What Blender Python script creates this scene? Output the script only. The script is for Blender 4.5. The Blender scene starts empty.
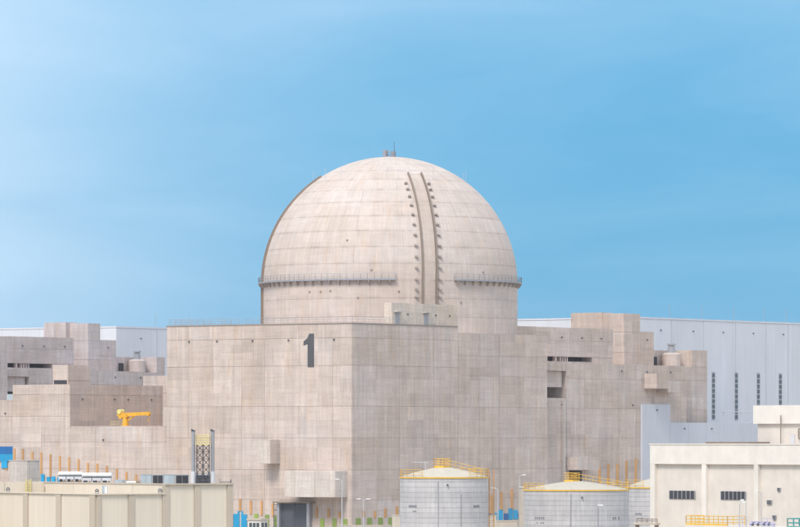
import bpy, math, random
from mathutils import Vector
random.seed(7)
R_ = math.radians
scn = bpy.context.scene
COL = scn.collection

# ------------------------------------------------------------------ camera
# plant axes = world axes; the reactor dome's axis stands at the origin, ground z = 0
FW = Vector((-0.58502, 0.81102, 0)); RT = Vector((0.81102, 0.58502, 0))
CAM = Vector((528.04, -728.82, 16.0))
cd = bpy.data.cameras.new('camera'); co = bpy.data.objects.new('camera', cd); COL.objects.link(co)
co.location = CAM
co.rotation_euler = (R_(90), 0, math.atan2(FW.y, FW.x) - R_(90))
cd.sensor_width = 36; cd.lens = 36 * 4780 / 800; cd.shift_y = 176.5 / 800
cd.clip_start = 1; cd.clip_end = 30000
scn.camera = co

# ------------------------------------------------------------------ sky and sun
CLOUD_W = 17.89
HAZE = 0.00006
SUN_SIDE, SUN_EL = 25, 50                      # degrees left of the camera's back, elevation
sh = (-FW) * math.cos(R_(SUN_SIDE)) + (-RT) * math.sin(R_(SUN_SIDE))
sv = Vector((sh.x * math.cos(R_(SUN_EL)), sh.y * math.cos(R_(SUN_EL)), math.sin(R_(SUN_EL))))
w = bpy.data.worlds.new('World'); scn.world = w; w.use_nodes = True
nt = w.node_tree; nt.nodes.clear()
def wn(t, **k):
    n = nt.nodes.new(t)
    for a, b in k.items(): setattr(n, a, b)
    return n
out = wn('ShaderNodeOutputWorld'); bg = wn('ShaderNodeBackground'); bg.inputs[1].default_value = 0.1
nt.links.new(bg.outputs[0], out.inputs[0])
sky = wn('ShaderNodeTexSky'); sky.sky_type = 'NISHITA'; sky.sun_disc = False
sky.sun_elevation = R_(SUN_EL); sky.sun_rotation = math.atan2(sv.x, sv.y)
sky.altitude = 0; sky.air_density = 1.0; sky.dust_density = 0.6; sky.ozone_density = 2.0
tint = wn('ShaderNodeMix', data_type='RGBA'); tint.inputs[0].default_value = 0.88
tint.inputs[7].default_value = (.36, 2.62, 4.8, 1)          # clear Gulf blue
nt.links.new(sky.outputs[0], tint.inputs[6])
# broken cirrus, its cover out of view added for whiter fill light; the view looks into one of its gaps
tc = wn('ShaderNodeTexCoord')
mp = wn('ShaderNodeMapping'); mp.inputs['Scale'].default_value = (1, 1, 1.8)
nt.links.new(tc.outputs['Generated'], mp.inputs[0])
nz = wn('ShaderNodeTexNoise', noise_dimensions='4D'); nz.inputs['W'].default_value = CLOUD_W
nz.inputs['Scale'].default_value = 1.7; nz.inputs['Detail'].default_value = 5; nz.inputs['Roughness'].default_value = .4; nz.inputs['Distortion'].default_value = .3
nt.links.new(mp.outputs[0], nz.inputs['Vector'])
rmp = wn('ShaderNodeMapRange'); rmp.inputs[1].default_value = .34; rmp.inputs[2].default_value = .62; rmp.inputs[3].default_value = 0; rmp.inputs[4].default_value = .9
rmp.interpolation_type = 'SMOOTHSTEP'
nt.links.new(nz.outputs[0], rmp.inputs[0])
cl = wn('ShaderNodeMix', data_type='RGBA'); cl.inputs[7].default_value = (8.6, 9.0, 9.6, 1)
mp2 = wn('ShaderNodeMapping'); mp2.inputs['Rotation'].default_value = (R_(8), R_(-5), R_(-35)); mp2.inputs['Scale'].default_value = (7, 7, 34)
nt.links.new(tc.outputs['Generated'], mp2.inputs[0])
nz2 = wn('ShaderNodeTexNoise'); nz2.inputs['Scale'].default_value = 1.3; nz2.inputs['Detail'].default_value = 6; nz2.inputs['Roughness'].default_value = .55; nz2.inputs['Distortion'].default_value = .8
nt.links.new(mp2.outputs[0], nz2.inputs['Vector'])
rm2 = wn('ShaderNodeMapRange'); rm2.inputs[1].default_value = .35; rm2.inputs[2].default_value = .72; rm2.inputs[3].default_value = -.025; rm2.inputs[4].default_value = .05
nt.links.new(nz2.outputs[0], rm2.inputs[0])
sm = wn('ShaderNodeMath', operation='ADD', use_clamp=True); nt.links.new(rmp.outputs[0], sm.inputs[0]); nt.links.new(rm2.outputs[0], sm.inputs[1])
nt.links.new(sm.outputs[0], cl.inputs[0]); nt.links.new(tint.outputs[2], cl.inputs[6])
nt.links.new(cl.outputs[2], bg.inputs[0])
sd = bpy.data.lights.new('sun', 'SUN'); so = bpy.data.objects.new('sun', sd); COL.objects.link(so)
sd.energy = 2.0; sd.angle = R_(18); sd.color = (1.0, .93, .83)
so.rotation_euler = sv.to_track_quat('Z', 'Y').to_euler()
scn.view_settings.view_transform = 'Standard'; scn.view_settings.look = 'None'
scn.view_settings.exposure = 0.61; scn.view_settings.gamma = 1; scn.view_settings.use_curve_mapping = False
scn.render.engine = 'CYCLES'

# ------------------------------------------------------------------ materials
M = {}
class NB:
    def __init__(s, name):
        s.m = bpy.data.materials.new(name); s.m.use_nodes = True; s.t = s.m.node_tree
        s.p = s.t.nodes['Principled BSDF']; M[name] = s.m
    def n(s, typ, ins=None, **k):
        q = s.t.nodes.new(typ)
        for a, b in k.items(): setattr(q, a, b)
        for a, b in (ins or {}).items():
            if hasattr(b, 'is_output'): s.t.links.new(b, q.inputs[a])
            else: q.inputs[a].default_value = b
        return q
    def math(s, op, a, b=0.0, c=0.0): return s.n('ShaderNodeMath', {0: a, 1: b, 2: c}, operation=op).outputs[0]
    def vec(s, x, y, z=0.0): return s.n('ShaderNodeCombineXYZ', {0: x, 1: y, 2: z}).outputs[0]
    def noise(s, v, scale=1.0, detail=3.0, rough=.55): return s.n('ShaderNodeTexNoise', {'Vector': v, 'Scale': scale, 'Detail': detail, 'Roughness': rough}).outputs[0]
    def rng(s, v, a, b, c, d): return s.n('ShaderNodeMapRange', {0: v, 1: a, 2: b, 3: c, 4: d}).outputs[0]
    def mix(s, f, a, b): return s.n('ShaderNodeMix', {0: f, 6: a, 7: b}, data_type='RGBA').outputs[2]
    def mul(s, *a):
        r = a[0]
        for b in a[1:]: r = s.math('MULTIPLY', r, b)
        return r
    def scale(s, col, f): return s.n('ShaderNodeVectorMath', {0: col, 3: f}, operation='SCALE').outputs[0]
    def link(s, o, i): s.t.links.new(o, s.p.inputs[i])
    def uv(s, dome=False):
        g = s.n('ShaderNodeNewGeometry'); q = s.n('ShaderNodeSeparateXYZ', {0: g.outputs['Position']})
        x, y, z = q.outputs
        if not dome: return s.math('ADD', x, y), z
        u = s.mul(s.math('ARCTAN2', y, x), 24.0)
        h = s.math('SQRT', s.math('ADD', s.mul(x, x), s.mul(y, y)))
        return u, s.mul(s.math('ARCTAN2', s.math('SUBTRACT', z, 45.3), h), 24.0)
    def rand(s): return s.n('ShaderNodeObjectInfo').outputs['Random']

def concrete(name, warm, cool, dome=False, tone=.16, grid=.07, streak=.22, u_off=0, fn=.068):
    b = NB(name); u, v = b.uv(dome)
    if u_off: u = b.math('ADD', u, u_off)
    rnd = b.rand()
    big = b.noise(b.vec(b.mul(u, .07), b.mul(v, .10)), 1, 4)
    blot = b.noise(b.vec(b.mul(u, .45), b.mul(v, .3)), 1, 5, .65)
    st = b.noise(b.vec(b.mul(u, .9), b.mul(v, .045)), 1, 4, .6)
    st2 = b.noise(b.vec(b.mul(u, 4.0), b.mul(v, .12)), 1, 3, .6)
    hb = b.noise(b.vec(b.mul(u, .06), b.mul(v, 1.3)), 1, 3, .6)
    br = b.n('ShaderNodeTexBrick', {'Vector': b.vec(u, v), 'Color1': (.0, .0, .0, 1), 'Color2': (1, 1, 1, 1), 'Mortar': (.5, .5, .5, 1), 'Scale': 1.0,
             'Mortar Size': .035, 'Brick Width': 2.44, 'Row Height': 1.22}, offset=0.0)
    sheet = b.rng(br.outputs['Color'], 0, 1, 1 - grid, 1 + grid)
    line = b.rng(br.outputs['Fac'], 0, 1, 1, 1 - grid * 1.6)
    fineh = b.noise(b.vec(b.mul(u, .22), b.mul(v, 5.5)), 1, 2, .6)
    finev = b.noise(b.vec(b.mul(u, 6.5), b.mul(v, .28)), 1, 2, .6)
    grain = b.noise(b.vec(b.mul(u, 2.6), b.mul(v, 2.6)), 1, 3, .7)
    dash = b.noise(b.vec(b.mul(u, .5), b.mul(v, .5)), 1, 2, .5)
    br2 = b.n('ShaderNodeTexBrick', {'Vector': b.vec(b.math('ADD', u, .4), b.math('ADD', v, .3)), 'Scale': 1.0, 'Mortar Size': .05, 'Mortar Smooth': .4, 'Brick Width': 1.22, 'Row Height': 1.83}, offset=0.0)
    form = b.math('SUBTRACT', 1.0, b.mul(br2.outputs['Fac'], b.rng(dash, .42, .62, 0, grid * 4.2)))
    cell = b.n('ShaderNodeTexWhiteNoise', {'Vector': b.vec(b.math('FLOOR', b.mul(u, 1 / 4.88)), b.math('FLOOR', b.mul(v, 1 / 2.44)))}, noise_dimensions='2D').outputs[0]
    patch = b.math('ADD', b.rng(cell, .84, .87, 1, 1 + grid * 1.8), b.rng(cell, .12, .15, -grid * 2.0, 0))
    fine = b.mul(b.rng(fineh, .3, .7, 1 - fn, 1 + fn), b.rng(finev, .3, .7, 1 - fn * 1.3, 1 + fn * 1.3), b.rng(grain, .3, .7, 1 - fn, 1 + fn), form, patch)
    if dome:
        jd = b.math('PINGPONG', v, 1.5708)
        jn = b.noise(b.vec(b.mul(u, .33), b.math('FLOOR', b.math('ADD', b.mul(v, .3183), .5))), 1, 2, .5)
        soil = b.mul(b.rng(jd, .05, .45, 1, 0), b.rng(jn, .45, .62, 0, .15))
        fine = b.mul(fine, b.math('SUBTRACT', 1.0, soil))
    val = b.mul(fine, b.rng(rnd, 0, 1, 1 - tone * .5, 1 + tone * .5), b.rng(big, .3, .7, 1 - .07, 1 + .06), b.rng(blot, .3, .7, .95, 1.05),
                b.rng(st, .3, .72, 1 - streak * .75, 1 + streak * .5), b.rng(st2, .3, .7, .955, 1.045), b.rng(hb, .3, .7, .965, 1.035), sheet, line)
    hue = b.math('ADD', b.rng(big, .36, .64, .0, .65), b.rng(rnd, 0, 1, -.05, .40))
    col = b.mix(b.n('ShaderNodeClamp', {0: hue}).outputs[0], warm, cool)
    # pale lime streaks run down from the lift joints
    lime = b.noise(b.vec(b.math('ADD', b.mul(u, 1.6), 31.0), b.mul(v, .07)), 1, 3, .5)
    col = b.mix(b.rng(lime, .58, .74, 0, .38), col, (warm[0] * 1.32, warm[1] * 1.34, warm[2] * 1.36, 1))
    rust = b.noise(b.vec(b.math('ADD', b.mul(u, .6), 77.0), b.mul(v, .11)), 1, 4, .6)
    col = b.mix(b.rng(rust, .55, .72, 0, .5), col, (warm[0] * .98, warm[1] * .86, warm[2] * .72, 1))
    b.link(b.scale(col, val), 'Base Color'); b.p.inputs['Roughness'].default_value = .92
    bp = b.n('ShaderNodeBump', {'Height': b.math('ADD', blot, b.mul(line, .6)), 'Strength': .25, 'Distance': .03})
    b.link(bp.outputs[0], 'Normal')
    return b.m
concrete('concrete_wall', (.575, .453, .385, 1), (.522, .446, .418, 1), tone=.15, grid=.04, streak=.17, fn=.055)
concrete('concrete_dome', (.575, .470, .412, 1), (.55, .470, .435, 1), dome=True, tone=.05, grid=.022, streak=.09, fn=.03)
concrete('concrete_strip', (.51, .41, .35, 1), (.49, .41, .365, 1), dome=True, tone=.03, grid=.02, streak=.1, fn=.03)
concrete('concrete_far', (.545, .45, .42, 1), (.51, .445, .445, 1), u_off=41.0, grid=.03, tone=.10, streak=.15)
concrete('concrete_light', (.64, .53, .44, 1), (.60, .53, .47, 1), tone=.08, grid=.03, streak=.14)
concrete('concrete_box', (.60, .51, .455, 1), (.575, .51, .475, 1), tone=.06, grid=.025, u_off=17.0)
concrete('concrete_grey', (.58, .50, .455, 1), (.55, .50, .47, 1), tone=.05, grid=.03)

def paint(name, c, rough=.6, metal=0.0, var=.06, sc=.8, dirt=.1, rnd=.05):
    b = NB(name); u, v = b.uv()
    n1 = b.noise(b.n('ShaderNodeNewGeometry').outputs['Position'], sc, 4)
    st = b.noise(b.vec(b.mul(u, 2.2), b.mul(v, .18)), 1, 4, .6)
    val = b.mul(b.rng(n1, .3, .7, 1 - var, 1 + var), b.rng(st, .35, .75, 1, 1 - dirt), b.rng(b.rand(), 0, 1, 1 - rnd, 1 + rnd))
    b.link(b.scale((c[0], c[1], c[2]), val), 'Base Color')
    b.p.inputs['Roughness'].default_value = rough; b.p.inputs['Metallic'].default_value = metal
    b.link(b.rng(n1, .3, .7, rough - .06, rough + .06), 'Roughness')
    return b.m
def cladding(name, c, pitch=.9, depth=.04, line=.05, rough=.5):
    b = NB(name); u, v = b.uv()
    wv = b.math('PINGPONG', u, pitch * .5)
    ln = b.rng(wv, 0, pitch * .12, 1 - line, 1)
    n1 = b.noise(b.vec(b.mul(u, .25), b.mul(v, .08)), 1, 4)
    st = b.noise(b.vec(b.mul(u, 1.7), b.mul(v, .05)), 1, 4, .6)
    val = b.mul(ln, b.rng(n1, .3, .7, .96, 1.04), b.rng(st, .4, .75, 1, .93), b.rng(b.rand(), 0, 1, .975, 1.025))
    b.link(b.scale((c[0], c[1], c[2]), val), 'Base Color'); b.p.inputs['Roughness'].default_value = rough
    bp = b.n('ShaderNodeBump', {'Height': ln, 'Strength': .4, 'Distance': depth}); b.link(bp.outputs[0], 'Normal')
    return b.m
cladding('hall_cladding', (.655, .655, .70), line=.02); cladding('annex_cladding', (.55, .56, .62))
cladding('cream_cladding', (.70, .61, .50), pitch=.5)
cladding('cream_frame', (.51, .43, .345), pitch=5.0, line=0.0)
paint('ivory_wall', (.70, .63, .57), .7, dirt=.06); paint('ivory_frame', (.73, .675, .62), .7, dirt=.05)
paint('roof_coat', (.62, .57, .49), .8)
paint('orange_paint', (.60, .315, .115), .6, dirt=.25, rnd=.12); paint('green_paint', (.27, .36, .07), .6, dirt=.2, rnd=.15)
paint('navy_paint', (.0, .12, .36), .5); paint('cyan_paint', (.0, .32, .60), .5, rnd=.12)
paint('yellow_steel', (.80, .47, .035), .5, dirt=.2); paint('lemon_steel', (.70, .60, .20), .6)
paint('crane_yellow', (.83, .42, .02), .45, dirt=.2)
paint('tank_metal', (.545, .52, .525), .6, .15, var=.07, sc=.7, dirt=.2, rnd=.06)
paint('tank_roof', (.51, .45, .37), .85); paint('stencil', (.22, .21, .24), .7)
paint('steel_dark', (.10, .10, .12), .6, .3); paint('steel_grey', (.36, .36, .39), .55, .3)
paint('steel_rail', (.29, .235, .205), .7); paint('stud_grey', (.40, .335, .295), .8); paint('opening_dark', (.035, .035, .045), .8)  # opening_dark puts the shade of slots and recesses into colour; grilles share it
paint('sleeve', (.62, .62, .65), .5); paint('unit_blue', (.42, .48, .53), .5); paint('unit_white', (.78, .77, .76), .5)
paint('number_paint', (.085, .083, .095), .75, var=.15, dirt=.15); paint('door_steel', (.075, .08, .10), .55)
paint('violet_steel', (.45, .43, .62), .5); paint('teal_steel', (.05, .30, .30), .5); paint('galvanised', (.55, .55, .57), .5, .3)
paint('bund', (.56, .49, .415), .9, dirt=.2); paint('brown_trim', (.26, .20, .16), .7)
g = NB('glass_dark'); g.p.inputs['Base Color'].default_value = (.05, .08, .10, 1); g.p.inputs['Roughness'].default_value = .12
def ground_mat():
    b = NB('ground'); P = b.n('ShaderNodeNewGeometry').outputs['Position']
    a = b.noise(P, .02, 5); c = b.noise(P, .6, 4)
    col = b.mix(b.rng(a, .35, .65, 0, 1), (.42, .36, .28, 1), (.36, .32, .28, 1))
    b.link(b.scale(col, b.rng(c, .3, .7, .88, 1.12)), 'Base Color'); b.p.inputs['Roughness'].default_value = .95
ground_mat()

# ------------------------------------------------------------------ mesh helpers
class MB:
    def __init__(s): s.v = []; s.f = []; s.sm = []
    def add(s, v, f, smooth=False):
        o = len(s.v); s.v += [tuple(p) for p in v]; s.f += [tuple(i + o for i in q) for q in f]; s.sm += [smooth] * len(f); return s
    def box(s, x0, x1, y0, y1, z0, z1):
        return s.add([(x0, y0, z0), (x1, y0, z0), (x1, y1, z0), (x0, y1, z0), (x0, y0, z1), (x1, y0, z1), (x1, y1, z1), (x0, y1, z1)],
                     [(0, 3, 2, 1), (4, 5, 6, 7), (0, 1, 5, 4), (1, 2, 6, 5), (2, 3, 7, 6), (3, 0, 4, 7)])
    def tube(s, p, q, r, n=6, r2=None, caps=True):
        p, q = Vector(p), Vector(q); d = (q - p).normalized(); r2 = r if r2 is None else r2
        a = d.orthogonal().normalized(); b = d.cross(a); vs = []
        for c, rr in ((p, r), (q, r2)):
            for i in range(n):
                t = 2 * math.pi * i / n; vs.append(c + (a * math.cos(t) + b * math.sin(t)) * rr)
        s.add(vs, [(i, (i + 1) % n, n + (i + 1) % n, n + i) for i in range(n)], n > 6)
        if caps: s.add(vs[:n], [tuple(range(n - 1, -1, -1))]); s.add(vs[n:], [tuple(range(n))])
        return s
    def prism(s, poly, axis, a, b):      # poly in the two other axes, extruded along axis between a and b
        def P(u, v, t): return {'x': (t, u, v), 'y': (u, t, v), 'z': (u, v, t)}[axis]
        n = len(poly); s.add([P(u, v, a) for u, v in poly] + [P(u, v, b) for u, v in poly],
                             [tuple(range(n)), tuple(range(2 * n - 1, n - 1, -1))] + [(i, n + i, n + (i + 1) % n, (i + 1) % n) for i in range(n)])
        return s
    def ring(s, c, r0, r1, z0, z1, n=64, a0=0, a1=360):
        vs = []; full = abs(a1 - a0) >= 360; m = n if full else n + 1
        for i in range(m):
            t = R_(a0 + (a1 - a0) * i / n); cs, sn = math.cos(t), math.sin(t)
            for r, z in ((r0, z0), (r1, z0), (r1, z1), (r0, z1)): vs.append((c[0] + cs * r, c[1] + sn * r, z))
        fs = []
        for i in range(n):
            j = (i + 1) % m
            for k in range(4): fs.append((i * 4 + k, j * 4 + k, j * 4 + (k + 1) % 4, i * 4 + (k + 1) % 4))
        if not full: fs += [(0, 1, 2, 3), tuple(4 * n + k for k in (3, 2, 1, 0))]
        return s.add(vs, fs)
    def mesh(s, name, mat, c=(0, 0, 0)):
        me = bpy.data.meshes.new(name); me.from_pydata([(v[0] - c[0], v[1] - c[1], v[2] - c[2]) for v in s.v], [], s.f)
        me.polygons.foreach_set('use_smooth', s.sm); me.materials.append(M[mat]); me.update()
        import bmesh
        bm = bmesh.new(); bm.from_mesh(me); bmesh.ops.recalc_face_normals(bm, faces=bm.faces); bm.to_mesh(me); bm.free()
        return me
    def build(s, name, mat, parent=None, off=None):
        lo = [min(v[i] for v in s.v) for i in range(3)]; hi = [max(v[i] for v in s.v) for i in range(3)]
        c = ((lo[0] + hi[0]) / 2, (lo[1] + hi[1]) / 2, lo[2])
        o = bpy.data.objects.new(name, s.mesh(name, mat, c)); COL.objects.link(o)
        o.location = c; attach(o, parent); return o
OFF = {}
def base_of(o): return OFF.get(o.name, Vector((0, 0, 0)))
def attach(o, parent):                     # coordinates given in the thing's frame
    if parent is None: return
    loc = Vector(o.location); o.parent = parent; o.location = loc - base_of(parent)
    if parent.name in OFF: OFF[o.name] = base_of(parent) + o.location if parent.type == 'MESH' else loc
    else: OFF[o.name] = loc
def tag(o, label, cat, group=None, kind=None):
    if label: o['label'] = label
    if cat: o['category'] = cat
    if group: o['group'] = group
    if kind: o['kind'] = kind
    return o
def thing(name, label, cat, base=(0, 0, 0), rot=None, group=None):
    o = bpy.data.objects.new(name, None); COL.objects.link(o); o.location = base; o.empty_display_size = .5
    if rot is None: OFF[o.name] = Vector(base)         # children are given in world coordinates
    else: o.rotation_euler = (0, 0, rot); OFF[o.name] = Vector((0, 0, 0))
    return tag(o, label, cat, group)
def part(name, mat, parent, *boxes):
    m = MB()
    for b in boxes: m.box(*b)
    return m.build(name, mat, parent)
PC = {}
def panel_obj(name, size, mat, parent, loc):
    k = tuple(round(q, 2) for q in size) + (mat,)
    if k not in PC:
        a, b, c = size; PC[k] = MB().box(-a / 2, a / 2, -b / 2, b / 2, 0, c).mesh(name, mat)
    o = bpy.data.objects.new(name, PC[k]); COL.objects.link(o); o.location = loc; attach(o, parent); return o
GAP, PROUD = .065, .055
def steps(a, b, n):
    return [a + (b - a) * i / n for i in range(n + 1)]
def face(parent, axis, plane, sgn, us, zs, mat='concrete_wall', name='concrete_panel', holes=(), merge=.18, gap=GAP, proud=PROUD):
    """pour panels proud of a wall face; joints between them stay open"""
    t = proud + .03; c = plane + sgn * (proud - t / 2)
    for k in range(len(zs) - 1):
        i = 0
        while i < len(us) - 1:
            j = i + 1
            if j < len(us) - 1 and random.random() < merge: j += 1
            u0, u1, z0, z1 = us[i] + gap / 2, us[j] - gap / 2, zs[k] + gap / 2, zs[k + 1] - gap / 2
            i = j
            if any(u1 > h[0] + .02 and u0 < h[1] - .02 and z1 > h[2] + .02 and z0 < h[3] - .02 for h in holes): continue
            if u1 - u0 < .1 or z1 - z0 < .1: continue
            if axis == 'x': panel_obj(name, (t, u1 - u0, z1 - z0), mat, parent, (c, (u0 + u1) / 2, z0))
            else: panel_obj(name, (u1 - u0, t, z1 - z0), mat, parent, ((u0 + u1) / 2, c, z0))
def block(parent, x0, x1, y0, y1, z0, z1, mat='concrete_wall', name='wall', nx=None, ny=None, zs=None, faces='yx', core=None, holes_x=(), holes_y=()):
    """core box plus pour panels on its -Y and +X faces"""
    part(name, core or mat, parent, (x0, x1, y0, y1, z0, z1))
    zs = zs or steps(z0, z1, max(1, round((z1 - z0) / 5.6)))
    if 'y' in faces: face(parent, 'y', y0, -1, steps(x0, x1, nx or max(1, round((x1 - x0) / 5.5))), zs, mat, holes=holes_y)
    if 'x' in faces: face(parent, 'x', x1, 1, steps(y0, y1, ny or max(1, round((y1 - y0) / 7.0))), zs, mat, holes=holes_x)
def railing(m, pts, h=1.1, r=.03, post=1.5, rails=(1.0, .52), closed=False):
    for a, b in zip(pts, pts[1:]):
        a, b = Vector(a), Vector(b); n = max(1, round((b - a).length / post))
        for k in rails: m.tube(a + Vector((0, 0, h * k)), b + Vector((0, 0, h * k)), r, 5)
        for i in range(n + 1): p = a + (b - a) * i / n; m.tube(p, p + Vector((0, 0, h)), r, 5)
    return m
def lamp_x(parent, x, ys, z, name='wall_lamp'):
    for y in ys: MB().box(x, x + .2, y - .14, y + .14, z - .13, z + .13).build(name, 'steel_dark', parent)
def lamp_y(parent, xs, y, z, name='wall_lamp'):
    for x in xs: MB().box(x - .14, x + .14, y - .2, y, z - .13, z + .13).build(name, 'steel_dark', parent)
def arc_pts(c, r, z, a0, a1, n):
    return [(c[0] + r * math.cos(R_(a0 + (a1 - a0) * i / n)), c[1] + r * math.sin(R_(a0 + (a1 - a0) * i / n)), z) for i in range(n + 1)]
AZ0 = math.degrees(math.atan2(-FW.y, -FW.x))            # bearing of the camera seen from the dome
def at(u, v, d):                                        # bearing helpers for the foreground: lateral u, height v, distance d
    p = CAM + FW * d + RT * u; return Vector((p.x, p.y, v))

# ------------------------------------------------------------------ ground
tag(MB().add([(-9000, -9000, 0), (9000, -9000, 0), (9000, 9000, 0), (-9000, 9000, 0)], [(0, 1, 2, 3)]).build('ground', 'ground'),
    'bare sandy ground and paving of the plant yard', None, kind='structure')

# ------------------------------------------------------------------ containment dome
ZS, RD = 45.3, 24.0
dome = thing('containment_building', 'big pale concrete reactor dome with grey ring gallery above the numbered block', 'dome')
def shell_core():
    m = MB(); n = 96; prof = [(RD - .06, 0.0), (RD - .06, ZS)] + [((RD - .06) * math.cos(R_(e)), ZS + (RD - .06) * math.sin(R_(e))) for e in range(5, 90, 5)]
    vs = [(r * math.cos(2 * math.pi * i / n), r * math.sin(2 * math.pi * i / n), z) for r, z in prof for i in range(n)]
    fs = [(k * n + i, k * n + (i + 1) % n, (k + 1) * n + (i + 1) % n, (k + 1) * n + i) for k in range(len(prof) - 1) for i in range(n)]
    vs.append((0, 0, ZS + RD - .06)); t = len(vs) - 1; b = (len(prof) - 1) * n
    fs += [(b + i, b + (i + 1) % n, t) for i in range(n)]
    return m.add(vs, fs, True).build('shell', 'concrete_dome', dome)
shell_core()
def dome_patch(half, e0, e1, cyl=None):
    """one pour panel, centred on +X; returns mesh with exact normals"""
    gapa = .012 / RD; nu = max(4, int(math.degrees(half) / 2)); nv = 1 if cyl else 3
    vs, nr = [], []
    def pt(a, t):
        if cyl:
            return (RD * math.cos(a), RD * math.sin(a), cyl[0] + (cyl[1] - cyl[0]) * t), (math.cos(a), math.sin(a), 0)
        e = e0 + (e1 - e0) * t; q = (math.cos(e) * math.cos(a), math.cos(e) * math.sin(a), math.sin(e))
        return (RD * q[0], RD * q[1], ZS + RD * q[2]), q
    ga = gapa / max(.12, 1 if cyl else math.cos((e0 + e1) / 2)); ha = half - ga
    for j in range(nv + 1):
        for i in range(nu + 1):
            p, q = pt(-ha + 2 * ha * i / nu, j / nv); vs.append(p); nr.append(q)
    fs = [(j * (nu + 1) + i, j * (nu + 1) + i + 1, (j + 1) * (nu + 1) + i + 1, (j + 1) * (nu + 1) + i) for j in range(nv) for i in range(nu)]
    rim = [i for i in range(nu + 1)] + [(j) * (nu + 1) + nu for j in range(1, nv + 1)] + [nv * (nu + 1) + i for i in range(nu - 1, -1, -1)] + [j * (nu + 1) for j in range(nv - 1, 0, -1)]
    loops = [nr[k] for q in fs for k in q]
    o = len(vs); L = len(rim)
    for k in rim:
        q = nr[k]; vs.append(vs[k]); 
    for k in rim:
        q = nr[k]; p = vs[k]; vs.append((p[0] - q[0] * .1, p[1] - q[1] * .1, p[2] - q[2] * .1))
    side = [(o + i, o + L + i, o + L + (i + 1) % L, o + (i + 1) % L) for i in range(L)]
    me = bpy.data.meshes.new('concrete_panel'); me.from_pydata(vs, [], fs + side); me.materials.append(M['concrete_dome']); me.update()
    me.polygons.foreach_set('use_smooth', [True] * len(me.polygons))
    for pz in list(me.polygons)[len(fs):]: loops += [tuple(pz.normal)] * 4
    me.normals_split_custom_set(loops); return me
def place_rot(me, a, name='concrete_panel', parent=dome):
    o = bpy.data.objects.new(name, me); COL.objects.link(o); o.rotation_euler = (0, 0, a); o.parent = parent; return o
gap_e = .015 / RD
for za, zb in ((35.4, 38.6), (38.6, 42.0), (42.0, ZS)):
    me = dome_patch(math.pi / 24, 0, 0, cyl=(za + .02, zb - .02))
    for i in range(24): place_rot(me, 2 * math.pi * (i + .3) / 24)
NROW = 12
for k in range(NROW - 1):
    e0, e1 = R_(7.5 * k), R_(7.5 * (k + 1)); n = 24 if k < 6 else (16 if k < 9 else 8)
    me = dome_patch(math.pi / n, e0 + gap_e, e1 - gap_e)
    for i in range(n): place_rot(me, 2 * math.pi * (i + .3 + .5 * (k % 2)) / n)
cap = MB(); n = 32; vs = [(0, 0, ZS + RD)]; fs = []
for j in range(1, 4):
    e = R_(90 - 2.45 * j)
    vs += [(RD * math.cos(e) * math.cos(2 * math.pi * i / n), RD * math.cos(e) * math.sin(2 * math.pi * i / n), ZS + RD * math.sin(e)) for i in range(n)]
fs = [(0, 1 + i, 1 + (i + 1) % n) for i in range(n)] + [(1 + j * n + i, 1 + j * n + (i + 1) % n, 1 + (j + 1) * n + (i + 1) % n, 1 + (j + 1) * n + i) for j in range(2) for i in range(n)]
cap.add(vs, fs, True).build('crown_cap', 'concrete_dome', dome)

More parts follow.
